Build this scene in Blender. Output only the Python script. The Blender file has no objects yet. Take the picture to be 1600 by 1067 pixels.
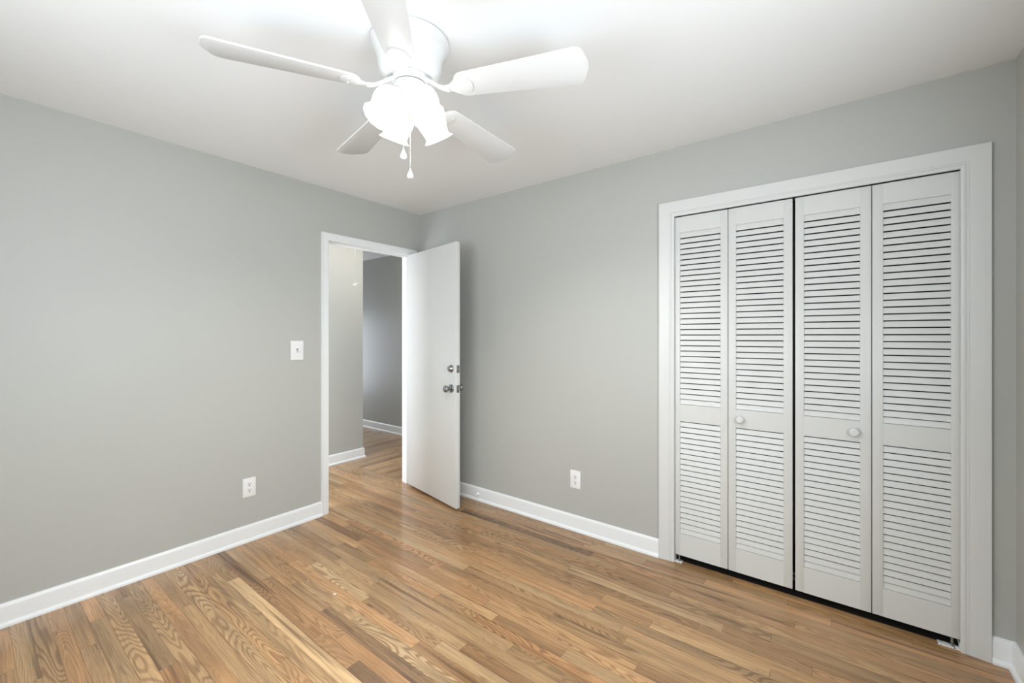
import bpy, bmesh, math, random
from mathutils import Vector, Matrix
R = math.radians
PI = math.pi
SC = bpy.context.scene
C = SC.collection

# ------------------------------------------------------------------ camera
CAM = Vector((3.0365, -2.5743, 1.3296))
cd = bpy.data.cameras.new('camera')
cam = bpy.data.objects.new('camera', cd)
C.objects.link(cam)
cam.location = CAM
cam.rotation_euler = (R(90), 0, R(37.41))
cd.sensor_fit = 'HORIZONTAL'
cd.sensor_width = 36.0
cd.lens = 662.72 / 1600 * 36.0
cd.shift_y = -8.4 / 1600
cd.clip_start = 0.02
SC.camera = cam

# ------------------------------------------------------------------ world, exposure, daylight
w = bpy.data.worlds.new('sky')
SC.world = w
w.use_nodes = True
bg = w.node_tree.nodes['Background']
bg.inputs[0].default_value = (0.75, 0.86, 1.0, 1)
bg.inputs[1].default_value = 1.0
vs = SC.view_settings
vs.view_transform = 'Standard'
vs.look = 'None'
vs.gamma = 1.0
vs.use_curve_mapping = False
vs.exposure = -0.03

def area(name, loc, rot, sx, sy, power, col):
    l = bpy.data.lights.new(name, 'AREA')
    l.shape = 'RECTANGLE'
    l.size, l.size_y = sx, sy
    l.energy = power
    l.color = col
    o = bpy.data.objects.new(name, l)
    o.location = loc
    o.rotation_euler = rot
    C.objects.link(o)
    return o
DAY = (0.86, 0.94, 1.0)
area('daylight_side_window', (3.62, -1.85, 1.45), (0, R(90 + 6), 0), 1.05, 0.95, 36, DAY)     # shines to -X, upward tilt added to brighten the ceiling
area('daylight_rear_window', (1.75, -3.125, 1.45), (R(90), 0, 0), 1.4, 1.05, 27, DAY)     # shines to +Y
area('daylight_hall_room', (-3.3, 0.60, 1.05), (0, R(-90), 0), 1.2, 0.7, 14, (0.80, 0.88, 1.0))
area('fill_hall_end', (-0.60, -2.12, 1.15), (R(90), 0, 0), 0.8, 1.2, 48, (0.84, 0.91, 1.0))   # shines to +Y; added fill for the hall wall, no window here
LAMP = 1.9
BULB = 1600.0                                                                              # glow of the fan's glass shades
HALL_LAMP = 34.0

# ------------------------------------------------------------------ materials
def new_mat(name):
    m = bpy.data.materials.new(name)
    m.use_nodes = True
    nt = m.node_tree
    return m, nt, nt.nodes['Principled BSDF']

def N(nt, typ, **kw):
    n = nt.nodes.new(typ)
    for k, v in kw.items():
        setattr(n, k, v)
    return n

def paint(name, col, rough=0.5, bump=0.0, scale=300.0, var=0.0, spec=0.5):
    m, nt, b = new_mat(name)
    b.inputs['Roughness'].default_value = rough
    b.inputs['Specular IOR Level'].default_value = spec
    b.inputs['Base Color'].default_value = (*col, 1)
    tc = N(nt, 'ShaderNodeTexCoord')
    if var:
        no = N(nt, 'ShaderNodeTexNoise')
        no.inputs['Scale'].default_value = 2.5
        no.inputs['Detail'].default_value = 3
        nt.links.new(tc.outputs['Object'], no.inputs['Vector'])
        mx = N(nt, 'ShaderNodeMix', data_type='RGBA')
        mx.inputs['A'].default_value = (*[c * (1 - var) for c in col], 1)
        mx.inputs['B'].default_value = (*[min(1, c * (1 + var)) for c in col], 1)
        nt.links.new(no.outputs['Fac'], mx.inputs['Factor'])
        nt.links.new(mx.outputs['Result'], b.inputs['Base Color'])
    if bump:
        n2 = N(nt, 'ShaderNodeTexNoise')
        n2.inputs['Scale'].default_value = scale
        n2.inputs['Detail'].default_value = 2
        nt.links.new(tc.outputs['Object'], n2.inputs['Vector'])
        bp = N(nt, 'ShaderNodeBump')
        bp.inputs['Strength'].default_value = bump
        bp.inputs['Distance'].default_value = 0.001
        nt.links.new(n2.outputs['Fac'], bp.inputs['Height'])
        nt.links.new(bp.outputs['Normal'], b.inputs['Normal'])
    return m

M = {}
M['wall'] = paint('grey_wall_paint', (0.492, 0.496, 0.466), 0.45, 0.10, 420, 0.012)
M['hall_wall'] = M['wall']
M['ceiling'] = paint('flat_white_ceiling_paint', (0.885, 0.89, 0.89), 0.8, 0.08, 300)
M['trim'] = paint('white_trim_gloss', (0.87, 0.88, 0.88), 0.28, 0.03, 120)
M['door'] = paint('white_door_paint', (0.725, 0.73, 0.715), 0.33, 0.05, 160)
M['trim_dimmed'] = paint('white_trim_dimmed', (0.71, 0.715, 0.70), 0.3, 0.03, 120)  # trim white darkened to stand in for weaker light on the closet
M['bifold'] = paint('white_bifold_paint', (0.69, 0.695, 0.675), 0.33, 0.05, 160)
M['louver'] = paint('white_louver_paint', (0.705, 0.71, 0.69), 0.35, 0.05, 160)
M['plate'] = paint('white_switch_plastic', (0.86, 0.86, 0.85), 0.3)
M['toggle'] = paint('ivory_toggle_plastic', (0.75, 0.75, 0.73), 0.3)
M['slot'] = paint('dark_socket_slot', (0.03, 0.03, 0.03), 0.6)
M['fan'] = paint('white_fan_enamel', (0.74, 0.74, 0.73), 0.3)
M['blade'] = paint('white_fan_blade', (0.74, 0.74, 0.735), 0.28)
M['closet'] = paint('closet_inner_shade', (0.10, 0.10, 0.095), 0.7)  # wall grey taken far down, the unlit interior's shade put into colour
M['floor_shade'] = paint('closet_floor_shade', (0.018, 0.015, 0.012), 0.8)  # near-black colour stands in for the shade below the closet doors
M['cord'] = paint('white_cotton_cord', (0.78, 0.77, 0.73), 0.8)
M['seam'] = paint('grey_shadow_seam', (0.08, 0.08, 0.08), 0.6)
M['plaster'] = paint('white_paint_fleck', (0.9, 0.9, 0.88), 0.6)

def metal(name, col, rough):
    m, nt, b = new_mat(name)
    b.inputs['Metallic'].default_value = 1
    b.inputs['Roughness'].default_value = rough
    b.inputs['Base Color'].default_value = (*col, 1)
    no = N(nt, 'ShaderNodeTexNoise')
    no.inputs['Scale'].default_value = 60
    tc = N(nt, 'ShaderNodeTexCoord')
    nt.links.new(tc.outputs['Object'], no.inputs['Vector'])
    mr = N(nt, 'ShaderNodeMapRange')
    mr.inputs['To Min'].default_value = rough * 0.8
    mr.inputs['To Max'].default_value = rough * 1.25
    nt.links.new(no.outputs['Fac'], mr.inputs['Value'])
    nt.links.new(mr.outputs['Result'], b.inputs['Roughness'])
    return m
M['nickel'] = metal('satin_nickel', (0.31, 0.32, 0.33), 0.26)
M['steel'] = metal('dull_steel', (0.36, 0.35, 0.34), 0.35)
M['chain'] = metal('bright_chain', (0.80, 0.79, 0.76), 0.25)

def worn_bracket():
    m, nt, b = new_mat('worn_white_bracket')
    b.inputs['Roughness'].default_value = 0.5
    tc = N(nt, 'ShaderNodeTexCoord')
    no = N(nt, 'ShaderNodeTexNoise')
    no.inputs['Scale'].default_value = 130
    no.inputs['Detail'].default_value = 4
    nt.links.new(tc.outputs['Object'], no.inputs['Vector'])
    cr = N(nt, 'ShaderNodeValToRGB')
    cr.color_ramp.elements[0].position = 0.36
    cr.color_ramp.elements[0].color = (0.05, 0.045, 0.04, 1)
    cr.color_ramp.elements[1].position = 0.43
    cr.color_ramp.elements[1].color = (0.82, 0.82, 0.80, 1)
    nt.links.new(no.outputs['Fac'], cr.inputs['Fac'])
    nt.links.new(cr.outputs['Color'], b.inputs['Base Color'])
    return m
M['bracket'] = worn_bracket()

def glow(name, col, strength):
    m, nt, b = new_mat(name)
    b.inputs['Base Color'].default_value = (0.9, 0.9, 0.88, 1)
    b.inputs['Roughness'].default_value = 0.35
    b.inputs['Emission Color'].default_value = (*col, 1)
    b.inputs['Emission Strength'].default_value = strength
    return m
M['shade'] = glow('lit_frosted_glass', (1.0, 0.98, 0.95), LAMP)
M['bulb'] = glow('lit_bulb', (1.0, 0.965, 0.90), BULB)
M['hall_shade'] = glow('lit_hall_glass', (1.0, 0.93, 0.84), HALL_LAMP)

def pane_glass():
    m, nt, b = new_mat('window_glass')
    out = nt.nodes['Material Output']
    tr = N(nt, 'ShaderNodeBsdfTransparent')
    gl = N(nt, 'ShaderNodeBsdfGlossy')
    gl.inputs['Roughness'].default_value = 0.02
    fr = N(nt, 'ShaderNodeFresnel')
    fr.inputs['IOR'].default_value = 1.3
    mx = N(nt, 'ShaderNodeMixShader')
    nt.links.new(fr.outputs['Fac'], mx.inputs[0])
    nt.links.new(tr.outputs[0], mx.inputs[1])
    nt.links.new(gl.outputs[0], mx.inputs[2])
    nt.links.new(mx.outputs[0], out.inputs['Surface'])
    return m
M['glass'] = pane_glass()

def crystal():
    m, nt, b = new_mat('clear_crystal')
    b.inputs['Base Color'].default_value = (0.95, 0.95, 0.94, 1)
    b.inputs['Roughness'].default_value = 0.05
    b.inputs['Transmission Weight'].default_value = 0.35
    return m
M['crystal'] = crystal()

PLANK = 0.0572
def oak():
    """strip oak: every plank has its own tone, figure and offset (attribute 'plank'), seams from the plank's own edges"""
    m, nt, b = new_mat('oak_strip_floor')
    L = nt.links.new
    uv = N(nt, 'ShaderNodeUVMap', uv_map='along')
    ed = N(nt, 'ShaderNodeUVMap', uv_map='ends')
    at = N(nt, 'ShaderNodeAttribute', attribute_name='plank')
    su = N(nt, 'ShaderNodeSeparateXYZ'); L(uv.outputs[0], su.inputs[0])
    sp = N(nt, 'ShaderNodeSeparateXYZ'); L(at.outputs['Vector'], sp.inputs[0])
    def math_(op, a, bb=None, c=None):
        n = N(nt, 'ShaderNodeMath', operation=op)
        for i, v in enumerate((a, bb, c)):
            if v is None: continue
            if isinstance(v, (int, float)): n.inputs[i].default_value = v
            else: L(v, n.inputs[i])
        return n.outputs[0]
    r1, r2, r3 = sp.outputs
    def coords(fx, fy, ox, oz):
        cx = math_('MULTIPLY_ADD', su.outputs[0], fx, math_('MULTIPLY', r2, ox))
        cy = math_('MULTIPLY_ADD', su.outputs[1], fy, math_('MULTIPLY', r3, ox * 0.7))
        cz = math_('MULTIPLY', r1, oz)
        k = N(nt, 'ShaderNodeCombineXYZ')
        L(cx, k.inputs[0]); L(cy, k.inputs[1]); L(cz, k.inputs[2])
        return k.outputs[0]
    def noise(vec, detail=2.0, rough=0.5, dist=0.0):
        n = N(nt, 'ShaderNodeTexNoise')
        n.inputs['Scale'].default_value = 1.0
        n.inputs['Detail'].default_value = detail
        n.inputs['Roughness'].default_value = rough
        n.inputs['Distortion'].default_value = dist
        L(vec, n.inputs['Vector'])
        return n.outputs['Fac']
    def ramp(fac, stops, interp='LINEAR'):
        n = N(nt, 'ShaderNodeValToRGB')
        n.color_ramp.interpolation = interp
        e = n.color_ramp.elements
        while len(e) < len(stops): e.new(0.5)
        for i, (p, c) in enumerate(stops):
            e[i].position = p
            e[i].color = (*c, 1) if len(c) == 3 else c
        L(fac, n.inputs[0])
        return n.outputs[0]
    def mix(fac, a, bb, blend='MIX'):
        n = N(nt, 'ShaderNodeMix', data_type='RGBA', blend_type=blend)
        for s, v in (('Factor', fac), ('A', a), ('B', bb)):
            sock = n.inputs[s] if s == 'Factor' else [q for q in n.inputs if q.name == s and q.type == 'RGBA'][0]
            if isinstance(v, (int, float)): sock.default_value = v
            elif isinstance(v, tuple): sock.default_value = (*v, 1)
            else: L(v, sock)
        return [q for q in n.outputs if q.type == 'RGBA'][0]
    def g(x): return (x, x, x)
    # plank tone
    base = ramp(r1, [(0.0, (0.165, 0.088, 0.042)), (0.12, (0.265, 0.150, 0.074)), (0.32, (0.385, 0.230, 0.113)),
                     (0.62, (0.465, 0.288, 0.145)), (0.86, (0.535, 0.345, 0.182)), (1.0, (0.680, 0.500, 0.295))])
    hue = ramp(r3, [(0.0, (1.0, 1.02, 1.0)), (0.5, (1.06, 1.02, 0.93)), (1.0, (1.14, 0.99, 0.86))])
    base = mix(1.0, base, hue, 'MULTIPLY')
    # slow tone drift along the board
    drift = noise(coords(1.6, 16, 31, 60), 2)
    base = mix(1.0, base, ramp(drift, [(0.25, g(0.70)), (0.5, g(1.0)), (0.75, g(1.18))]), 'MULTIPLY')
    # cathedral figure: contour lines of a stretched noise field
    fld = noise(coords(1.15, 10.5, 47, 91), 1.6, 0.45, 0.12)
    lines = math_('SINE', math_('MULTIPLY', fld, math_('MULTIPLY_ADD', r2, 130, 120)))
    cath = ramp(math_('MULTIPLY_ADD', lines, 0.5, 0.5), [(0.0, g(0.0)), (0.22, g(0.25)), (0.62, g(1.0)), (1.0, g(1.0))])
    fig = ramp(math_('FRACT', math_('MULTIPLY', r3, 7.31)), [(0.0, g(0.10)), (0.40, g(0.30)), (0.72, g(0.62)), (1.0, g(1.0))])
    col = mix(math_('MULTIPLY', math_('SUBTRACT', 1.0, cath), math_('MULTIPLY', fig, 0.80)), base, (0.44, 0.35, 0.28), 'MULTIPLY')
    # straight fine grain
    fine = noise(coords(5.0, 330, 19, 37), 3, 0.6)
    col = mix(1.0, col, ramp(fine, [(0.24, g(0.48)), (0.47, g(0.95)), (0.78, g(1.2))]), 'MULTIPLY')
    pores = noise(coords(34, 1100, 11, 23), 1)
    col = mix(1.0, col, ramp(pores, [(0.25, g(0.78)), (0.42, g(1.0))]), 'MULTIPLY')
    # dark mineral streaks and the odd knot
    stk = noise(coords(1.1, 34, 71, 53), 3, 0.55, 0.4)
    sm = ramp(stk, [(0.54, g(0.0)), (0.68, g(1.0))])
    pick = ramp(math_('FRACT', math_('MULTIPLY', r2, 5.77)), [(0.25, g(0.10)), (0.8, g(1.0))])
    col = mix(math_('MULTIPLY', sm, pick), col, (0.46, 0.40, 0.35), 'MULTIPLY')
    knot = N(nt, 'ShaderNodeTexVoronoi'); knot.inputs['Scale'].default_value = 1.0
    L(coords(2.6, 11, 29, 41), knot.inputs['Vector'])
    km = ramp(knot.outputs['Distance'], [(0.03, g(1.0)), (0.11, g(0.0))])
    kp = ramp(math_('FRACT', math_('MULTIPLY', r1, 13.7)), [(0.60, g(0.0)), (0.75, g(0.8))])
    col = mix(math_('MULTIPLY', km, kp), col, (0.34, 0.24, 0.18), 'MULTIPLY')
    # seams
    se = N(nt, 'ShaderNodeSeparateXYZ'); L(ed.outputs[0], se.inputs[0])
    dend = math_('MINIMUM', se.outputs[0], se.outputs[1])
    dside = math_('MINIMUM', su.outputs[1], math_('SUBTRACT', PLANK, su.outputs[1]))
    d = math_('MINIMUM', dend, dside)
    wob = noise(coords(3, 6, 13, 17), 2)
    gap = ramp(math_('DIVIDE', d, math_('MULTIPLY_ADD', wob, 0.0012, 0.0004)), [(0.35, g(0.0)), (1.0, g(1.0))])
    seam = math_('SUBTRACT', 1.0, gap)
    col = mix(math_('MULTIPLY', seam, 0.85), col, (0.28, 0.20, 0.14), 'MULTIPLY')
    L(col, b.inputs['Base Color'])
    b.inputs['Specular IOR Level'].default_value = 0.5
    b.inputs['Coat Weight'].default_value = 0.42
    b.inputs['Coat Roughness'].default_value = 0.11
    rg = ramp(fine, [(0.2, g(0.42)), (0.8, g(0.30))])
    L(rg, b.inputs['Roughness'])
    bp = N(nt, 'ShaderNodeBump')
    bp.inputs['Strength'].default_value = 0.25
    bp.inputs['Distance'].default_value = 0.0006
    hgt = math_('ADD', math_('MULTIPLY', fine, 0.25), gap)
    L(hgt, bp.inputs['Height'])
    L(bp.outputs[0], b.inputs['Normal'])
    return m
M['oak'] = oak()

# ------------------------------------------------------------------ mesh helpers
class MB:
    def __init__(self):
        self.bm = bmesh.new()
    def box(self, a, b, mat=None, bevel=0.0, seg=2):
        a, b = Vector(a), Vector(b)
        lo = Vector((min(a[i], b[i]) for i in range(3)))
        hi = Vector((max(a[i], b[i]) for i in range(3)))
        t = bmesh.new()
        vs_ = [t.verts.new((x, y, z)) for x in (lo.x, hi.x) for y in (lo.y, hi.y) for z in (lo.z, hi.z)]
        for f in ((0, 1, 3, 2), (4, 6, 7, 5), (0, 4, 5, 1), (2, 3, 7, 6), (0, 2, 6, 4), (1, 5, 7, 3)):
            t.faces.new([vs_[i] for i in f])
        if bevel:
            bmesh.ops.bevel(t, geom=t.edges[:], offset=bevel, segments=seg, affect='EDGES', profile=0.5)
        self.add(t, mat)
        return self
    def add(self, t, mat=None):
        if mat is not None:
            bmesh.ops.transform(t, matrix=mat, verts=t.verts[:])
        me = bpy.data.meshes.new('t')
        t.to_mesh(me); t.free()
        self.bm.from_mesh(me)
        bpy.data.meshes.remove(me)
    def prism(self, pts, axis, a, b, mat=None):
        """closed outline pts in the other two axes (in order), from a to b along axis"""
        t = bmesh.new()
        def mk(p, v):
            q = list(p); q.insert(axis, v); return q
        A = [t.verts.new(mk(p, a)) for p in pts]
        B = [t.verts.new(mk(p, b)) for p in pts]
        n = len(pts)
        t.faces.new(A); t.faces.new(B[::-1])
        for i in range(n):
            t.faces.new([A[i], B[i], B[(i + 1) % n], A[(i + 1) % n]])
        bmesh.ops.recalc_face_normals(t, faces=t.faces[:])
        self.add(t, mat)
        return self
    def lathe(self, prof, mat=None, seg=48, ruffle=None, close=False):
        """prof = [(r, z)] about Z"""
        t = bmesh.new()
        rings = []
        for i, (r, z) in enumerate(prof):
            if r < 1e-6:
                rings.append([t.verts.new((0, 0, z))]); continue
            rg = []
            for k in range(seg):
                a = 2 * PI * k / seg
                rr = r * (1 + (ruffle(i, a) if ruffle else 0))
                rg.append(t.verts.new((rr * math.cos(a), rr * math.sin(a), z)))
            rings.append(rg)
        for A, B in zip(rings, rings[1:]):
            for k in range(seg):
                k2 = (k + 1) % seg
                if len(A) == 1 and len(B) == 1: continue
                if len(A) == 1: t.faces.new([A[0], B[k], B[k2]])
                elif len(B) == 1: t.faces.new([A[k], B[0], A[k2]])
                else: t.faces.new([A[k], B[k], B[k2], A[k2]])
        bmesh.ops.recalc_face_normals(t, faces=t.faces[:])
        self.add(t, mat)
        return self
    def tube(self, pts, rad, seg=10, mat=None):
        t = bmesh.new()
        pts = [Vector(p) for p in pts]
        rads = rad if isinstance(rad, (list, tuple)) else [rad] * len(pts)
        rings = []
        up = Vector((0, 0, 1))
        for i, p in enumerate(pts):
            d = (pts[min(i + 1, len(pts) - 1)] - pts[max(i - 1, 0)]).normalized()
            s = d.cross(up)
            if s.length < 1e-4: s = d.cross(Vector((1, 0, 0)))
            s.normalize(); u = s.cross(d)
            rings.append([t.verts.new(p + rads[i] * (math.cos(2 * PI * k / seg) * s + math.sin(2 * PI * k / seg) * u)) for k in range(seg)])
        for A, B in zip(rings, rings[1:]):
            for k in range(seg):
                t.faces.new([A[k], A[(k + 1) % seg], B[(k + 1) % seg], B[k]])
        t.faces.new(rings[0][::-1]); t.faces.new(rings[-1])
        bmesh.ops.recalc_face_normals(t, faces=t.faces[:])
        self.add(t, mat)
        return self
    def sphere(self, c, r, mat=None, sx=1, sy=1, sz=1, seg=16):
        t = bmesh.new()
        bmesh.ops.create_uvsphere(t, u_segments=seg, v_segments=max(6, seg * 2 // 3), radius=r,
                                  matrix=Matrix.Translation(c) @ Matrix.Diagonal((sx, sy, sz, 1)))
        self.add(t, mat)
        return self
    def sheet(self, outline, z0, z1, mat=None, bevel=0.0):
        """flat plate from an XY outline, thickness z0..z1"""
        t = bmesh.new()
        A = [t.verts.new((x, y, z0)) for x, y in outline]
        B = [t.verts.new((x, y, z1)) for x, y in outline]
        n = len(outline)
        t.faces.new(A[::-1]); t.faces.new(B)
        for i in range(n):
            t.faces.new([A[i], A[(i + 1) % n], B[(i + 1) % n], B[i]])
        bmesh.ops.recalc_face_normals(t, faces=t.faces[:])
        if bevel:
            es = [e for e in t.edges if abs(e.verts[0].co.z - e.verts[1].co.z) < 1e-6]
            bmesh.ops.bevel(t, geom=es, offset=bevel, segments=2, affect='EDGES', profile=0.5)
        self.add(t, mat)
        return self
    def build(self, name, m, parent=None, smooth=35, mat=None):
        if mat is not None:
            bmesh.ops.transform(self.bm, matrix=mat, verts=self.bm.verts[:])
        me = bpy.data.meshes.new(name)
        self.bm.to_mesh(me); self.bm.free()
        me.materials.append(m)
        if smooth:
            me.shade_smooth()
            try: me.set_sharp_from_angle(angle=R(smooth))
            except Exception: pass
        o = bpy.data.objects.new(name, me)
        C.objects.link(o)
        if parent is not None: o.parent = parent
        return o

def tag(o, label=None, cat=None, group=None, kind=None):
    for k, v in (('label', label), ('category', cat), ('group', group), ('kind', kind)):
        if v: o[k] = v
    return o
def thing(name, loc, label, cat, group=None, kind=None, rz=0.0):
    o = bpy.data.objects.new(name, None)
    o.empty_display_size = 0.05
    o.location = loc
    o.rotation_euler = (0, 0, rz)
    C.objects.link(o)
    return tag(o, label, cat, group, kind)
def struct(o, label, cat):
    return tag(o, label, cat, None, 'structure')
def T(x, y, z): return Matrix.Translation((x, y, z))
def RX(a): return Matrix.Rotation(a, 4, 'X')
def RY(a): return Matrix.Rotation(a, 4, 'Y')
def RZ(a): return Matrix.Rotation(a, 4, 'Z')

# ------------------------------------------------------------------ room
H = 2.44
XR = 3.608          # right wall
YF = -3.10          # wall behind the camera
WT = 0.11           # partition thickness
DY0, DY1, DZ = -0.881, -0.102, 2.052       # bedroom doorway (jamb faces), in the left wall x = 0
CX0, CX1, CZ = 2.274, 3.455, 2.046         # closet opening, in the back wall y = 0
HX = -1.10          # far side of the hall
HY = 1.06           # end wall of the hall
HC = 0.135          # corner where the hall widens
HS = -2.2           # the hall's other end
XW = -3.4           # far end of the side passage
CD = 0.70           # closet depth

# floor: single planks, with their own coordinates
def build_floor():
    rnd = random.Random(11)
    V, F, U, E, A = [], [], [], [], []
    def plank(x0, x1, y0, y1, along, v0=0.0, s0=0.0, ln=None, rr=None):
        """one visible piece; along = 0 for X, 1 for Y. s0 = where along the whole board the piece starts"""
        i = len(V)
        V.extend([(x0, y0, 0), (x1, y0, 0), (x1, y1, 0), (x0, y1, 0)])
        F.append((i, i + 1, i + 2, i + 3))
        for (x, y) in ((x0, y0), (x1, y0), (x1, y1), (x0, y1)):
            u = (x - x0 if along == 0 else y - y0) + s0
            v = (y - y0 if along == 0 else x - x0) + v0
            U.append((u, v)); E.append((u, ln - u))
        A.append(rr)
    def run(lo, hi, fixed0, fixed1, along, v0=0.0):
        s = lo - rnd.uniform(0, 0.8)
        while s < hi:
            ln = rnd.choice([rnd.uniform(0.25, 0.6), rnd.uniform(0.6, 1.2), rnd.uniform(0.9, 1.9)])
            a, b = max(s, lo), min(s + ln, hi)
            rr = (min(1, max(0, rnd.gauss(0.53, 0.19))), rnd.random(), rnd.random())
            if b > a + 1e-4:
                if along == 0: plank(a, b, fixed0, fixed1, 0, v0, a - s, ln, rr)
                else: plank(fixed0, fixed1, a, b, 1, v0, a - s, ln, rr)
            s += ln
    yb = -0.086                       # here the boards turn in the hall
    k = 0
    y = yb
    while y > YF - 0.01:              # bedroom boards run through the doorway into the hall
        y0 = max(y - PLANK, YF)
        lo = HX
        run(lo, XR, y0, y, 0, y0 - (y - PLANK))
        y -= PLANK
    y = yb
    while y < 0.028:                  # rows up to the closet opening
        y1 = min(y + PLANK, 0.028)
        run(-WT, XR, y, y1, 0)
        y += PLANK
    x = XW
    while x < -WT:
        x1 = min(x + PLANK, -WT)
        run(yb if x > HX - PLANK * 0.5 else HC - 0.12, HY, x, x1, 1)
        x += PLANK
    x = HX
    me = bpy.data.meshes.new('floor')
    me.from_pydata(V, [], F)
    l1 = me.uv_layers.new(name='along'); l2 = me.uv_layers.new(name='ends')
    for i in range(len(me.loops)):
        l1.data[i].uv = U[i]; l2.data[i].uv = E[i]
    at = me.attributes.new('plank', 'FLOAT_VECTOR', 'FACE')
    for i, r in enumerate(A): at.data[i].vector = r
    me.materials.append(M['oak'])
    me.update()
    o = bpy.data.objects.new('floor', me)
    C.objects.link(o)
    # slab under the boards
    s = MB(); s.box((XW - 0.1, HS - 0.1 - 1.0, -0.12), (XR + 0.1, HY + 0.1, -0.004))
    b = s.build('subfloor', M['seam'], o, 0)
    return o
struct(build_floor(), 'varnished oak strip floor with mixed light and dark boards', 'floor')

def slab(name, boxes, m, label, cat):
    s = MB()
    for a, b in boxes: s.box(a, b)
    return struct(s.build(name, m, None, 0), label, cat)

slab('floor_closet', [((0, 0.028, -0.1), (XR, CD, -0.001))], M['floor_shade'], 'closet floor coloured near-black for the shade under the louvered doors', 'floor')
slab('ceiling', [((-0.055, YF - 0.1, H), (XR + 0.1, CD + 0.1, H + 0.1))], M['ceiling'],
     'smooth white bedroom ceiling that carries the fan', 'ceiling')
slab('ceiling_hall', [((XW - 0.1, HS - 0.1, H), (-0.055, HY + 0.1, H + 0.1))], M['ceiling'],
     'white hall ceiling seen through the open doorway', 'ceiling')
jt = 0.019   # jamb board thickness
slab('wall_left', [((-WT, YF, 0), (0, DY0 - jt, H)), ((-WT, DY1 + jt, 0), (0, 0, H)), ((-WT, DY0 - jt, DZ + jt), (0, DY1 + jt, H))],
     M['wall'], 'light grey painted wall with the open doorway', 'wall')
slab('wall_back', [((-WT, 0, 0), (CX0 - jt, WT, H)), ((CX1 + jt, 0, 0), (XR + 0.1, WT, H)), ((CX0 - jt, 0, CZ + jt), (CX1 + jt, WT, H))],
     M['wall'], 'light grey painted wall around the louvered closet', 'wall')
# right wall with a window behind the camera's shoulder, rear wall with another
WY0, WY1, WZ0, WZ1 = -2.35, -1.35, 0.88, 2.03
slab('wall_right', [((XR, YF, 0), (XR + 0.12, WY0, H)), ((XR, WY1, 0), (XR + 0.12, 0, H)),
                    ((XR, WY0, 0), (XR + 0.12, WY1, WZ0)), ((XR, WY0, WZ1), (XR + 0.12, WY1, H))],
     M['wall'], 'sliver of grey wall beside the closet corner', 'wall')
VX0, VX1 = 1.0, 2.5
slab('wall_front', [((-WT, YF - 0.12, 0), (VX0, YF, H)), ((VX1, YF - 0.12, 0), (XR + 0.12, YF, H)),
                    ((VX0, YF - 0.12, 0), (VX1, YF, 0.85)), ((VX0, YF - 0.12, WZ1), (VX1, YF, H))],
     M['wall'], 'grey wall with a wide window opposite the closet', 'wall')
slab('wall_hall', [((HX - 0.1, HS, 0), (HX, HC, H)), ((XW, HC - 0.1, 0), (HX - 0.1, HC, H))], M['hall_wall'],
     'grey hall wall facing the bedroom doorway, ending in a corner', 'wall')
slab('wall_hall_far', [((XW - 0.1, HY, 0), (0, HY + 0.1, H))], M['hall_wall'],
     'shadowed grey wall at the far end of the hall', 'wall')
slab('wall_hall_end', [((HX - 0.1, HS - 0.1, 0), (-WT, HS, H)), ((XW - 0.1, HC - 0.1, 0), (XW, HY, H))], M['hall_wall'],
     'grey walls closing the hall out of sight', 'wall')
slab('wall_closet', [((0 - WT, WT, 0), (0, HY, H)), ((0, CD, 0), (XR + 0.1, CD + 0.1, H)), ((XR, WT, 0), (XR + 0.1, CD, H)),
                     ((1.9, WT, 0), (2.0, CD, H))], M['closet'], 'inside walls of the closet, coloured dark for shade', 'wall')

# ------------------------------------------------------------------ baseboards
def base_profile():
    # (distance from wall, height): board with an eased top and a shoe mould at the floor
    p = [(0.0, 0.0), (0.026, 0.0), (0.026, 0.006)]
    for k in range(1, 6):
        a = R(90) * k / 6
        p.append((0.013 + 0.013 * math.cos(a), 0.006 + 0.013 * math.sin(a)))
    p += [(0.013, 0.020), (0.013, 0.088), (0.012, 0.094), (0.009, 0.100), (0.005, 0.104), (0.0, 0.105)]
    return p
BP = base_profile()
def baseboard(name, runs, label):
    """runs: list of (p0, p1, normal, mitre0, mitre1): mitre +1 shortens the face with distance, -1 lengthens it"""
    s = MB()
    for p0, p1, nrm, m0, m1 in runs:
        p0, p1, nrm = Vector((*p0, 0)), Vector((*p1, 0)), Vector((*nrm, 0))
        d = (p1 - p0).normalized()
        t = bmesh.new()
        A = [t.verts.new(p0 + nrm * x + d * (m0 * x) + Vector((0, 0, z))) for x, z in BP]
        B = [t.verts.new(p1 + nrm * x - d * (m1 * x) + Vector((0, 0, z))) for x, z in BP]
        n = len(BP)
        t.faces.new(A); t.faces.new(B[::-1])
        for i in range(n):
            t.faces.new([A[i], B[i], B[(i + 1) % n], A[(i + 1) % n]])
        bmesh.ops.recalc_face_normals(t, faces=t.faces[:])
        s.add(t)
    return struct(s.build(name, M['trim'], None, 30), label, 'baseboard')
CW, CT = 0.088, 0.019     # closet casing width, thickness
BW = 0.056                # doorway casing width
baseboard('baseboard_left', [((0, YF), (0, DY0 - BW), (1, 0), 1, 0)],
          'white baseboard along the long grey wall below the switch')
baseboard('baseboard_back', [((0, 0), (CX0 + 0.003 - CW, 0), (0, -1), 1, 0)],
          'white baseboard between the open door and the closet')
baseboard('baseboard_corner', [((CX1 - 0.003 + CW, 0), (XR, 0), (0, -1), 0, 1)],
          'short white baseboard piece between closet casing and corner')
baseboard('baseboard_right', [((XR, 0), (XR, YF), (-1, 0), 1, 1)],
          'white baseboard running forward from the closet corner')
baseboard('baseboard_front', [((XR, YF), (0, YF), (0, 1), 1, 1)], 'white baseboard under the wide window')
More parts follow.
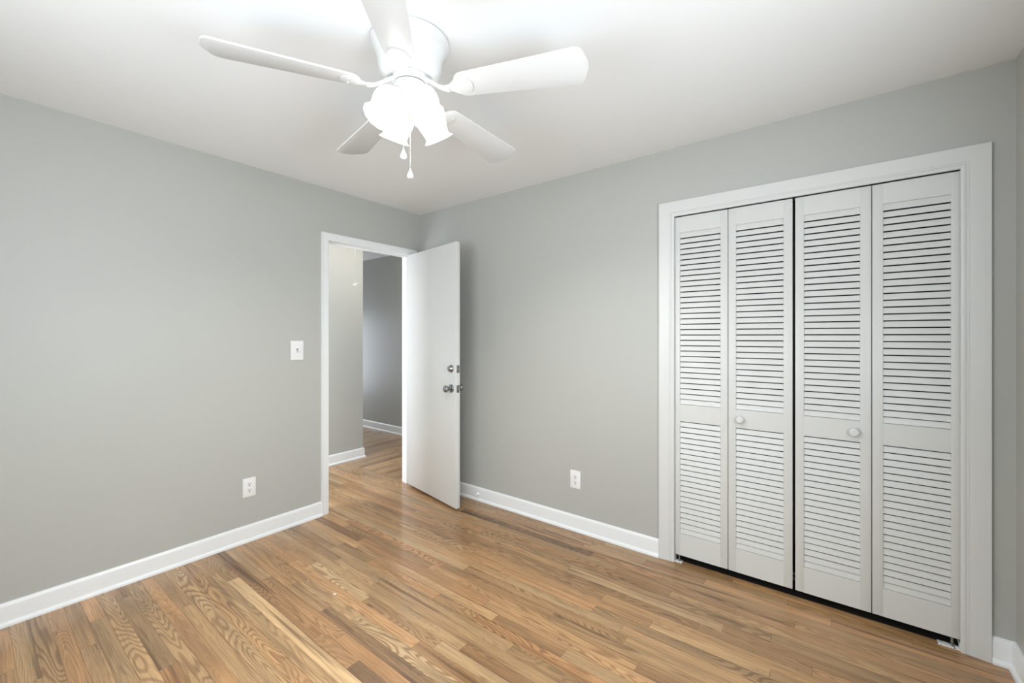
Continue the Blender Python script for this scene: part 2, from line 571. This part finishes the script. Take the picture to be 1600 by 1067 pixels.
baseboard('baseboard_hall', [((HX, HS), (HX, HC), (1, 0), 1, -1), ((HX, HC), (XW, HC), (0, 1), -1, 1)],
          'white baseboard on the hall wall, ending at the corner')
baseboard('baseboard_hall_far', [((XW, HY), (-WT, HY), (0, -1), 1, 1)],
          'white baseboard on the far hall wall beyond the doorway')

# ------------------------------------------------------------------ casings and jambs
def casing(s, prof, lo, hi, top, place):
    """mitred three-sided casing; prof = (offset outward from the opening, height off the wall); place(h, v, t) -> xyz"""
    t = bmesh.new()
    st = []
    for d, h in prof:
        st.append([t.verts.new(place(a, b, h)) for a, b in ((lo - d, 0.0), (lo - d, top + d), (hi + d, top + d), (hi + d, 0.0))])
    n = len(prof)
    for i in range(n):
        A, B = st[i], st[(i + 1) % n]
        for k in range(3):
            t.faces.new([A[k], A[k + 1], B[k + 1], B[k]])
    t.faces.new([st[i][0] for i in range(n)]); t.faces.new([st[i][3] for i in range(n)][::-1])
    bmesh.ops.recalc_face_normals(t, faces=t.faces[:])
    s.add(t)
# doorway: flat casing with a small back bead
P1 = [(0.0, 0.0), (0.0, 0.009), (0.002, 0.011), (0.018, 0.0125), (0.044, 0.0145), (0.0455, 0.0125), (0.0475, 0.0125),
      (0.049, 0.0175), (0.0525, 0.019), (BW, 0.017), (BW, 0.0)]
s = MB()
casing(s, P1, DY0, DY1, 2.048, lambda a, b, h: (h, a, b))
casing(s, P1, DY0, DY1, 2.048, lambda a, b, h: (-WT - h, a, b))
dc = struct(s.build('trim_1', M['trim'], None, 30), 'white casing around the open bedroom doorway', 'door casing')
s = MB()
for y0, y1 in ((DY0 - jt, DY0), (DY1, DY1 + jt)):
    s.box((-WT, y0, 0), (0, y1, DZ + jt))
s.box((-WT, DY0, DZ), (0, DY1, DZ + jt))
s.box((-0.078, DY0, 0), (-0.042, DY0 + 0.011, DZ - 0.011), bevel=0.002)        # stops
s.box((-0.078, DY1 - 0.011, 0), (-0.042, DY1, DZ - 0.011), bevel=0.002)
s.box((-0.078, DY0, DZ - 0.011), (-0.042, DY1, DZ), bevel=0.002)
j = s.build('jamb', M['trim'], dc, 30)
s = MB()
s.box((-0.036, DY0 - 0.001, 0.895), (-0.004, DY0 + 0.0022, 0.955), bevel=0.001)
s.box((-0.004, DY0 - 0.001, 0.903), (0.0025, DY0 + 0.0022, 0.947), bevel=0.001)
tag(s.build('strike_plate', M['nickel'], dc, 30), 'small nickel strike plate')
s = MB(); s.box((-0.036, DY0 - 0.001, 1.05), (-0.004, DY0 + 0.002, 1.106), bevel=0.001)
tag(s.build('strike_plate', M['nickel'], dc, 30), 'small nickel deadbolt strike plate')

# closet: wide colonial casing
P2 = [(0.0, 0.0), (0.0, 0.007), (0.0015, 0.010), (0.006, 0.0125), (0.013, 0.0135), (0.0165, 0.0125), (0.018, 0.0112), (0.0195, 0.0125),
      (0.0235, 0.0132), (0.0255, 0.0118), (0.027, 0.0135), (0.034, 0.0150), (0.055, 0.0165), (0.080, CT), (CW - 0.002, CT), (CW, CT - 0.002), (CW, 0.0)]
s = MB()
casing(s, P2, CX0 + 0.003, CX1 - 0.003, CZ - 0.012, lambda a, b, h: (a, -h, b))
cc = struct(s.build('trim_2', M['trim_dimmed'], None, 28), 'wide white moulded casing around the louvered closet', 'closet casing')
s = MB()
for x0, x1 in ((CX0 - jt, CX0), (CX1, CX1 + jt)):
    s.box((x0, 0, 0), (x1, WT, CZ + jt))
s.box((CX0, 0, CZ), (CX1, WT, CZ + jt))
s.build('jamb', M['trim'], cc, 30)
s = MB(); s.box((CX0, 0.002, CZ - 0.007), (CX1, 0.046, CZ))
s.build('door_track', M['seam'], cc, 0)  # track widened and coloured dark to give the head gap its black shade

# ------------------------------------------------------------------ open bedroom door (slab hinged at the corner-side jamb)
DW, DTH, DB, DT = 0.764, 0.035, 0.020, 2.047
ang = math.atan2(-0.283 + 0.143, 0.748 + 0.005)          # leaf direction
d1 = thing('door_1', (0.0025, -0.1035, 0), 'flat white bedroom door standing open by the corner, nickel knob and deadbolt', 'door', None, 'structure', ang)
# local frame: x along the leaf from the pin, y = thickness: hall face at y = -DTH
s = MB(); s.box((0.003, -DTH - 0.003, DB), (0.003 + DW, -0.003, DT), bevel=0.0015)
s.build('door_slab', M['door'], d1, 30)
FY = -DTH - 0.003
kx, kz, bz = 0.003 + DW - 0.063, 0.928, 1.080
def knob(z, name, side):
    s = MB()
    mt = T(kx, FY if side < 0 else -0.003, z) @ RX(R(90) if side < 0 else R(-90))
    s.lathe([(0.0, 0.0), (0.0325, 0.0), (0.0325, 0.003), (0.030, 0.007), (0.022, 0.011), (0.014, 0.013), (0.012, 0.020), (0.012, 0.030),
             (0.016, 0.035), (0.0225, 0.040), (0.0265, 0.047), (0.027, 0.053), (0.025, 0.060), (0.020, 0.0645), (0.012, 0.066), (0.0, 0.0665)], mt, 40)
    k = s.build(name, M['nickel'], d1, 40)
    return k
tag(knob(kz, 'door_knob', -1), 'round satin nickel knob'); tag(knob(kz, 'door_knob', 1), 'round satin nickel knob on the far face')
for side in (-1, 1):
    s = MB()
    mt = T(kx, FY if side < 0 else -0.003, bz) @ RX(R(90) if side < 0 else R(-90))
    if side < 0:
        s.lathe([(0.0, 0.0), (0.030, 0.0), (0.030, 0.004), (0.027, 0.008), (0.0225, 0.014), (0.021, 0.022), (0.018, 0.0255), (0.0155, 0.0265), (0.0, 0.0265)], mt, 40)
        s.box((-0.0012, -0.006, 0.0262), (0.0012, 0.006, 0.0270), mt)
    else:
        s.lathe([(0.0, 0.0), (0.030, 0.0), (0.030, 0.004), (0.026, 0.009), (0.0, 0.010)], mt, 40)
        s.box((-0.004, -0.014, 0.009), (0.004, 0.014, 0.022), mt, 0.002)
    tag(s.build('deadbolt', M['nickel'], d1, 40), 'satin nickel deadbolt cylinder' if side < 0 else 'nickel deadbolt thumb turn')
xe = 0.003 + DW
for z, nm in ((kz, 'latch_plate'), (bz, 'deadbolt_plate')):
    s = MB()
    s.box((xe - 0.001, FY + 0.005, z - 0.0285), (xe + 0.0012, FY + DTH - 0.005, z + 0.0285), bevel=0.0008)
    tag(s.build(nm, M['nickel'], d1, 30), 'nickel plate on the door edge')
    s = MB()
    if nm == 'latch_plate':
        s.prism([(xe, FY + 0.011), (xe + 0.011, FY + 0.013), (xe, FY + 0.024)], 2, z - 0.009, z + 0.009)
    else:
        s.box((xe, FY + 0.011, z - 0.008), (xe + 0.0025, FY + 0.024, z + 0.008), bevel=0.001)
    s.build('bolt', M['steel'], d1, 30)
for z in (0.28, 1.05, 1.82):
    s = MB(); s.tube([(0, 0.0045, z - 0.045), (0, 0.0045, z + 0.045)], 0.0055, 12)
    s.box((0.0005, -0.003, z - 0.045), (0.045, -0.0012, z + 0.045))
    s.build('hinge', M['nickel'], d1, 30)

# ------------------------------------------------------------------ louvered bifold closet doors
YD, DTK = 0.006, 0.028
LB, LT = 0.043, 2.0295
ZB = [(0.171, 0.830), (0.930, 1.937)]
PITCH = 0.0315
def leaf(parent, x0, x1, lx0, lx1):
    s = MB()
    bv = 0.0012
    s.box((x0, YD, LB), (lx0, YD + DTK, LT), bevel=bv)
    s.box((lx1, YD, LB), (x1, YD + DTK, LT), bevel=bv)
    for a, b in ((LB, ZB[0][0]), (ZB[0][1], ZB[1][0]), (ZB[1][1], LT)):
        s.box((lx0 - 0.0005, YD + 0.0003, a), (lx1 + 0.0005, YD + DTK, b))
    f = s.build('leaf', M['bifold'], parent, 30)
    for a, b in ZB:
        s = MB()
        n = round((b - a) / PITCH)
        p = (b - a) / n
        for k in range(n):
            z = a + k * p + (0.0016 if k == 0 else 0.0)
            # slat slopes down and out: front lower edge at the leaf's face, back edge high
            yf, yb_, rise, th = YD + 0.0035, YD + 0.0100, p - 0.0056, 0.0045
            z1 = b if (k == n - 1 and a > 0.5) else z + rise
            q = [(yf, z), (yf + th, z), (yb_ + th * 0.6, z1 - 0.004), (yb_ + th * 0.4, z1), (yb_ - 0.0005, z1), (yf, z + 0.003)]
            s.prism([(y, zz) for y, zz in q], 0, lx0 - 0.002, lx1 + 0.002)
        s.build('louver_panel', M['louver'], f, 25)
    return f
def round_knob(parent, x, z):
    s = MB()
    mt = T(x, YD, z) @ RX(R(90))
    s.lathe([(0.0, 0.0), (0.013, 0.0), (0.012, 0.004), (0.0095, 0.009), (0.010, 0.013), (0.0165, 0.017), (0.0205, 0.022), (0.0205, 0.026),
             (0.017, 0.030), (0.011, 0.0325), (0.006, 0.0315), (0.0, 0.031)], mt, 40)
    s.build('knob', M['bifold'], parent, 50)
def pair(label, l1, l2, knob_x, knob_on, seam_x, aligner_x):
    d = thing('bifold_closet_door', ((l1[0] + l2[1]) / 2, YD, LB), label, 'closet door', 'louvered bifold closet doors', 'thing')
    off = Vector(d.location)
    kids = [leaf(d, *l1), leaf(d, *l2)]
    for k in kids: k.location = -off                      # built in room coordinates
    s = MB()
    round_knob_parent = kids[knob_on]
    round_knob(round_knob_parent, knob_x, 0.878)
    for z in (0.25, 1.04, 1.86):
        s = MB()
        s.tube([(seam_x, YD + DTK + 0.002, z - 0.03), (seam_x, YD + DTK + 0.002, z + 0.03)], 0.004, 10)
        s.box((seam_x - 0.018, YD + DTK, z - 0.03), (seam_x + 0.018, YD + DTK + 0.0015, z + 0.03))
        h = s.build('hinge', M['steel'], d, 30); h.location = -off
    s = MB()
    s.box((aligner_x - 0.006, YD + DTK - 0.004, 0.078), (aligner_x + 0.006, YD + DTK + 0.003, 0.094), bevel=0.001)
    s.box((aligner_x - 0.006, YD + DTK - 0.004, 0.106), (aligner_x + 0.006, YD + DTK + 0.003, 0.118), bevel=0.001)
    h = s.build('aligner_clip', M['steel'], d, 30); h.location = -off
    return d
pair('white louvered bifold door pair on the side toward the open door',
     (2.2755, 2.5606, 2.306, 2.523), (2.5636, 2.8590, 2.601, 2.820), 2.622, 1, 2.562, 2.856)
pair('white louvered bifold door pair ending at the room corner',
     (2.8705, 3.1653, 2.907, 3.125), (3.1685, 3.4535, 3.207, 3.426), 3.103, 0, 3.1667, 2.873)

def pivot_bracket(x0, x1, xj, pin, label):
    d = thing('pivot_bracket', ((x0 + x1) / 2, 0.012, 0), label, 'bracket', 'closet floor pivot brackets')
    off = -Vector(d.location)
    s = MB()
    s.box((x0, -0.003, 0.0), (x1, 0.028, 0.005), bevel=0.001)
    s.box((min(xj, xj + (0.004 if xj < 3 else -0.004)), -0.003, 0.0), (max(xj, xj + (0.004 if xj < 3 else -0.004)), 0.028, 0.034), bevel=0.001)
    o = s.build('plate', M['bracket'], d, 30); o.location = off
    s = MB()
    s.lathe([(0.0, 0.005), (0.009, 0.005), (0.009, 0.013), (0.0045, 0.015), (0.0045, 0.0425), (0.0, 0.0425)], T(pin, 0.018, 0), 16)
    o = s.build('pivot_pin', M['steel'], d, 40); o.location = off
pivot_bracket(2.2745, 2.318, 2.2745, 2.300, 'small worn white pivot bracket on the floor at the closet jamb nearer the open door')
pivot_bracket(3.385, 3.4545, 3.4545, 3.430, 'small worn white pivot bracket on the floor at the closet jamb beside the room corner')

# ------------------------------------------------------------------ switch and outlets
def rrect(w_, h_, r, n=5):
    out = []
    for cx, cy, a0 in ((w_ / 2 - r, h_ / 2 - r, 0), (-w_ / 2 + r, h_ / 2 - r, 90), (-w_ / 2 + r, -h_ / 2 + r, 180), (w_ / 2 - r, -h_ / 2 + r, 270)):
        for k in range(n + 1):
            a = R(a0 + 90 * k / n)
            out.append((cx + r * math.cos(a), cy + r * math.sin(a)))
    return out
def plate_parts(d, w_, h_, outlet):
    """local frame: x across, y up, z out of the wall"""
    s = MB(); s.sheet(rrect(w_, h_, 0.004), 0.0, 0.0062, None, 0.0025)
    s.build('cover_plate', M['plate'], d, 30)
    if outlet:
        for cy in (0.0195, -0.0195):
            s = MB()
            o_ = []
            for k in range(40):
                a = 2 * PI * k / 40
                o_.append((0.0172 * math.cos(a), max(-0.0138, min(0.0138, 0.0172 * math.sin(a))) + cy))
            s.sheet(o_, 0.0062, 0.0074, None, 0.0005)
            f = s.build('receptacle', M['plate'], d, 30)
            s = MB()
            s.box((-0.0078, cy + 0.0005, 0.0072), (-0.0052, cy + 0.0100, 0.0077))
            s.box((0.0052, cy + 0.0012, 0.0072), (0.0078, cy + 0.0088, 0.0077))
            s.lathe([(0.0, 0.0072), (0.0036, 0.0072), (0.0036, 0.0077), (0.0, 0.0077)], T(0, cy - 0.0072, 0), 16)
            s.build('socket_slots', M['slot'], f, 0)
        s = MB(); s.lathe([(0.0, 0.006), (0.0034, 0.006), (0.0032, 0.0072), (0.0, 0.0074)], None, 16)
        s.build('screw', M['plate'], d, 40)
    else:
        s = MB(); s.box((-0.0052, -0.0122, 0.0058), (0.0052, 0.0122, 0.0066))
        s.build('toggle_slot', M['seam'], d, 0)
        s = MB(); s.box((-0.0042, -0.006, -0.002), (0.0042, 0.006, 0.017), T(0, -0.001, 0.005) @ RX(R(28)), 0.0015)
        s.build('toggle', M['toggle'], d, 30)
        for y in (0.0302, -0.0302):
            s = MB(); s.lathe([(0.0, 0.006), (0.0034, 0.006), (0.0032, 0.0070), (0.0, 0.0072)], T(0, y, 0), 16)
            s.build('screw', M['plate'], d, 40)
def wall_plate(name, loc, rot, w_, h_, outlet, label, cat, group=None):
    d = thing(name, loc, label, cat, group)
    d.rotation_euler = rot
    plate_parts(d, w_, h_, outlet)
LEFT = (R(90), 0, R(90))      # z out -> +X, y up -> +Z
BACK = (R(90), 0, 0)          # z out -> -Y
wall_plate('light_switch', (0.0, -1.113, 1.2285), LEFT, 0.089, 0.136, False,
           'white toggle light switch plate on the grey wall beside the doorway', 'light switch')
wall_plate('wall_outlet', (0.0, -1.421, 0.347), LEFT, 0.077, 0.123, True,
           'white duplex outlet low on the wall below the light switch', 'outlet', 'duplex wall outlets')
wall_plate('wall_outlet', (1.617, 0.0, 0.348), BACK, 0.078, 0.123, True,
           'white duplex outlet low on the wall between the open door and the closet', 'outlet', 'duplex wall outlets')

# small odds and ends
s = MB(); s.lathe([(0.0, 0.0), (0.012, 0.0), (0.012, 0.003), (0.008, 0.006), (0.007, 0.020), (0.009, 0.024), (0.009, 0.030), (0.0, 0.032)], RX(R(90)), 24)
o = s.build('door_stop', M['trim'], None, 40)
o.location = (0.732, -0.013, 0.052)
tag(o, 'tiny white door stop on the baseboard just past the open door', 'door stop')
s = MB(); s.sheet([(-0.006, -0.004), (0.002, -0.006), (0.007, -0.001), (0.004, 0.005), (-0.003, 0.006)], 0.0, 0.0015)
o = s.build('paint_chip', M['plaster'], None, 0)
tag(o, 'tiny white paint chip lying on the oak boards', 'paint chip')
CHIP = o

# ------------------------------------------------------------------ ceiling fan
FC = Vector((1.7535, -1.5305, 0))
fan = thing('ceiling_fan', (FC.x, FC.y, H), 'white five-blade ceiling fan with a lit four-shade lamp, hugging the bedroom ceiling', 'ceiling fan')
# children are built about the fan axis with z relative to the ceiling
def Z(z): return z - H
s = MB()
hp = [(0.0, 2.4395), (0.136, 2.4395), (0.136, 2.436), (0.1445, 2.436), (0.1455, 2.433), (0.1455, 2.424), (0.1435, 2.4215), (0.1415, 2.4205), (0.1415, 2.415),
      (0.1395, 2.4125), (0.1370, 2.4115), (0.1365, 2.404), (0.1335, 2.4005), (0.1310, 2.3995), (0.1280, 2.392), (0.1240, 2.383), (0.1205, 2.372), (0.1185, 2.358), (0.1175, 2.344),
      (0.1160, 2.332), (0.1120, 2.319), (0.1050, 2.309), (0.0960, 2.302), (0.0860, 2.299), (0.0780, 2.301), (0.0700, 2.306), (0.0, 2.306)]
s.lathe([(r, Z(z)) for r, z in hp], None, 72)
s.build('motor_housing', M['fan'], fan, 28)
s = MB()
s.lathe([(r, Z(z)) for r, z in ((0.0, 2.310), (0.066, 2.310), (0.066, 2.2835), (0.064, 2.2815), (0.0, 2.2815))], None, 60)
s.build('flywheel', M['fan'], fan, 28)
s = MB()
s.lathe([(r, Z(z)) for r, z in ((0.0, 2.2815), (0.058, 2.2815), (0.058, 2.2775), (0.0, 2.2775))], None, 60)
tag(s.build('seam_ring', M['seam'], fan, 28), 'dark seam under the flywheel')
s = MB()
sp = [(0.0, 2.278), (0.060, 2.278), (0.061, 2.276), (0.061, 2.246), (0.059, 2.238), (0.052, 2.231), (0.048, 2.226), (0.047, 2.214), (0.050, 2.206), (0.050, 2.178), (0.045, 2.168),
      (0.030, 2.161), (0.014, 2.158), (0.009, 2.152), (0.009, 2.147), (0.0, 2.144)]
s.lathe([(r, Z(z)) for r, z in sp], None, 60)
sw = s.build('switch_housing', M['fan'], fan, 28)
TH0 = 23.16
ZBL = 2.2535
PITCHB = R(-12)
def blade_outline():
    # half widths along the blade
    r0, r1 = 0.178, 0.666
    up = []
    n = 10
    for k in range(n + 1):                                 # rounded root
        a = R(90) * k / n
        up.append((r0 + 0.040 * (1 - math.cos(a)), 0.053 * math.sin(a)))
    up.append((0.32, 0.0595)); up.append((0.47, 0.0685))
    rc = 0.034
    bulge = 0.012
    for k in range(n + 1):                                 # tip corner
        a = R(90) * (1 - k / n)
        up.append((r1 - bulge - rc + rc * math.cos(a), 0.0785 - rc + rc * math.sin(a)))
    for k in range(1, 7):
        t = k / 6
        y = (0.0785 - rc) * (1 - t)
        up.append((r1 - bulge * (y / (0.0785 - rc)) ** 2, y))
    return up + [(x, -y) for x, y in reversed(up[:-1]) if abs(y) > 1e-6]
BO = blade_outline()
def iron_bm():
    s = MB()
    # plate under the blade root: a keyhole-shaped paddle with a raised round end
    pl = []
    for k in range(25):
        a = R(-105 + 210 * k / 24)
        pl.append((0.212 + 0.036 * math.cos(a), 0.040 * math.sin(a)))
    pl += [(0.185, 0.030), (0.165, 0.016), (0.150, 0.011), (0.150, -0.011), (0.165, -0.016), (0.185, -0.030)]
    mt = T(0, 0, Z(ZBL)) @ RX(PITCHB)
    s.sheet(pl, -0.0085, -0.0035, mt, 0.0015)
    for x, y in ((0.190, 0.0), (0.222, 0.020), (0.222, -0.020)):
        s.lathe([(0.0, -0.0115), (0.003, -0.0112), (0.0045, -0.0095), (0.0045, -0.008), (0.0, -0.008)], mt @ T(x, y, 0), 14)
    # curved arm from the flywheel down to the paddle
    pts = []
    for k in range(13):
        t = k / 12
        x = 0.058 + t * 0.100
        z = 2.293 + (ZBL - 0.006 - 2.293) * (t * t * (3 - 2 * t)) - 0.006 * math.sin(PI * t)
        pts.append((x, z, 0.017 - 0.006 * math.sin(PI * t * 0.9)))
    t_ = bmesh.new()
    rings = []
    for (x, z, hw) in pts:
        hh = 0.006
        tilt = PITCHB * min(1, max(0, (x - 0.07) / 0.08))
        ring = []
        for k in range(12):
            a = 2 * PI * k / 12
            yy, zz = hw * math.copysign(abs(math.cos(a)) ** 0.6, math.cos(a)), hh * math.copysign(abs(math.sin(a)) ** 0.6, math.sin(a))
            ring.append(t_.verts.new((x, yy * math.cos(tilt) - zz * math.sin(tilt), Z(z) + yy * math.sin(tilt) + zz * math.cos(tilt))))
        rings.append(ring)
    for A, B in zip(rings, rings[1:]):
        for k in range(12):
            t_.faces.new([A[k], A[(k + 1) % 12], B[(k + 1) % 12], B[k]])
    t_.faces.new(rings[0][::-1]); t_.faces.new(rings[-1])
    bmesh.ops.recalc_face_normals(t_, faces=t_.faces[:])
    s.add(t_)
    return s
for k in range(5):
    a = R(TH0 + 72 * k)
    sag = T(0, 0, Z(ZBL)) @ RY(R((0.0, 1.3, 1.1, -1.2, -0.3)[k])) @ T(0, 0, -Z(ZBL))     # each blade hangs a little differently
    ir = iron_bm().build('blade_iron', M['fan'], fan, 35, RZ(a) @ sag)
    s = MB(); s.sheet(BO, -0.0035, 0.0035, RZ(a) @ sag @ T(0, 0, Z(ZBL)) @ RX(PITCHB), 0.0012)
    s.build('blade', M['blade'], fan, 35)
# four glass shades
def shade_profile():
    pr = [(0.0235, 0.000), (0.026, 0.004), (0.036, 0.009), (0.046, 0.018), (0.052, 0.030), (0.0545, 0.043), (0.0545, 0.056), (0.052, 0.070), (0.0485, 0.084), (0.0455, 0.097),
          (0.0445, 0.107), (0.0455, 0.113), (0.0500, 0.119), (0.0555, 0.124)]
    pr = [(r * 1.06, z * 1.03) for r, z in pr]
    inner = [(r - 0.003, z - 0.001) for r, z in reversed(pr)]
    return pr + inner
SPF = shade_profile()
def ruffle(i, a):
    n = len(SPF) // 2
    j_ = i if i < n else len(SPF) - 1 - i
    return 0.022 * (j_ / (n - 1)) ** 3 * math.cos(12 * a)
for az in (170.9, 80.9, -9.1, 260.9):
    base = RZ(R(az)) @ T(0.062, 0, Z(2.224)) @ RY(R(180 - 31)) @ T(0, 0, -0.012)     # local +z runs down and outward
    s = MB()
    s.lathe([(0.0, -0.004), (0.020, -0.004), (0.0265, 0.004), (0.0275, 0.018), (0.0265, 0.020), (0.0, 0.020)], base, 32)
    sk = s.build('lamp_socket', M['fan'], fan, 40)
    s = MB()
    s.lathe(SPF, base @ T(0, 0, 0.012), 72, ruffle)
    s.build('lamp_shade', M['shade'], fan, 60)
    s = MB()
    s.lathe([(0.0, 0.018), (0.013, 0.020), (0.015, 0.030), (0.020, 0.040), (0.025, 0.051), (0.026, 0.060), (0.023, 0.071), (0.013, 0.078), (0.0, 0.080)], base, 28)
    s.build('bulb', M['bulb'], fan, 50)
# pull chains with drop pendants
def pull_chain(x, y, ztop, zbot, m, label):
    s = MB()
    s.tube([(x, y, Z(ztop)), (x, y, Z(zbot))], 0.0011, 8)
    z = ztop
    while z > zbot:
        s.sphere((x, y, Z(z)), 0.0021, seg=8)
        z -= 0.0062
    ch = tag(s.build('pull_chain', M['chain'], fan, 40), label)
    s = MB()
    s.lathe([(r, Z(zz)) for r, zz in ((0.0, zbot + 0.001), (0.0022, zbot), (0.0035, zbot - 0.006), (0.0075, zbot - 0.016), (0.0112, zbot - 0.025), (0.0122, zbot - 0.031), (0.0100, zbot - 0.0365), (0.0055, zbot - 0.039), (0.0, zbot - 0.0395))], T(x, y, 0), 28)
    s.build('pendant', m, ch, 50)
FW = Vector((-math.sin(R(37.41)), math.cos(R(37.41)), 0)); RT = Vector((math.cos(R(37.41)), math.sin(R(37.41)), 0))
c1 = -0.064 * FW - 0.0085 * RT
c2 = -0.020 * FW + 0.004 * RT
s = MB()
s.sphere((c1.x, c1.y, Z(2.262)), 0.0055); s.tube([(c1.x + FW.x * 0.004, c1.y + FW.y * 0.004, Z(2.262)), (c1.x * 1.06, c1.y * 1.06, Z(2.262))], 0.003, 10)
s.build('chain_outlet', M['chain'], fan, 40)
pull_chain(c1.x * 1.05, c1.y * 1.05, 2.260, 2.012, M['crystal'], 'short chain with a clear drop')
pull_chain(c2.x, c2.y, 2.150, 1.958, M['fan'], 'long chain with a white drop')

# ------------------------------------------------------------------ hall: ceiling lamp (out of sight above the door head) and attic cord
hl = thing('ceiling_lamp', (-0.40, 0.08, H), 'round flush glass ceiling lamp in the hall above the doorway line', 'ceiling lamp')
s = MB(); s.lathe([(0.0, 0.0), (0.14, 0.0), (0.145, -0.012), (0.138, -0.026), (0.0, -0.026)], None, 48)
s.build('lamp_base', M['fan'], hl, 30)
s = MB(); s.lathe([(0.132, -0.026), (0.128, -0.055), (0.108, -0.085), (0.070, -0.105), (0.0, -0.112)], None, 48)
s.build('lamp_glass', M['hall_shade'], hl, 50)

CORD = (-0.85, -0.118)
cordt = thing('attic_pull_cord', (CORD[0], CORD[1], 1.86), 'thin white pull cord with a bow knot hanging in the hall', 'pull cord')
s = MB(); s.tube([(0, 0, H - 1.86 - 0.002), (0.0012, 0, 0.3), (0, 0, 0.0)], 0.0017, 8)
s.build('cord', M['cord'], cordt, 50)
s = MB()
s.sphere((0, 0, -0.004), 0.008, seg=12)
rt = RT
for sg, dz in ((-1, -0.010), (1, 0.010)):
    s.tube([(0, 0, -0.003), (rt.x * 0.015 * sg, rt.y * 0.015 * sg, dz * 0.5), (rt.x * 0.032 * sg, rt.y * 0.032 * sg, dz)], [0.004, 0.004, 0.002], 8)
s.tube([(0, 0, -0.004), (0.006, 0.004, -0.022)], [0.004, 0.0025], 8)
s.build('bow_knot', M['cord'], cordt, 50)

# ------------------------------------------------------------------ windows behind the camera
def window(name, place, w0, w1, z0, z1, label):
    s = MB()
    def bx(a0, a1, b0, b1, t0, t1):
        p, q = place(a0, t0, b0), place(a1, t1, b1)
        s.box(p, q)
    f = 0.045
    for a0, a1, b0, b1 in ((w0, w1, z0, z0 + f), (w0, w1, z1 - f, z1), (w0, w0 + f, z0, z1), (w1 - f, w1, z0, z1), (w0, w1, (z0 + z1) / 2 - 0.02, (z0 + z1) / 2 + 0.02)):
        bx(a0, a1, b0, b1, 0.04, 0.08)
    o = struct(s.build(name, M['trim'], None, 0), label, 'window')
    s = MB()
    c = 0.07
    for a0, a1, b0, b1 in ((w0 - c, w0, z0 - c, z1 + c), (w1, w1 + c, z0 - c, z1 + c), (w0, w1, z1, z1 + c), (w0 - c, w1 + c, z0 - c, z0)):
        bx(a0, a1, b0, b1, -0.018, 0.0)
    bx(w0 - c - 0.02, w1 + c + 0.02, z0 - 0.005, z0 + 0.02, -0.05, 0.04)
    s.build('window_frame', M['trim'], o, 0)
    s = MB(); bx(w0 + f, w1 - f, z0 + f, z1 - f, 0.058, 0.061)
    s.build('window_pane', M['glass'], o, 0)
window('window_1', lambda a, t, b: (XR + t, a, b), WY0, WY1, WZ0, WZ1, 'white sash window in the wall beside the closet corner')
window('window_2', lambda a, t, b: (a, YF - t, b), VX0, VX1, 0.85, WZ1, 'wide white sash window in the wall opposite the closet')

# the chip sits where the photograph shows it: a floor point ahead of the camera
CHIP.location = (0.982, -1.393, 0.0)
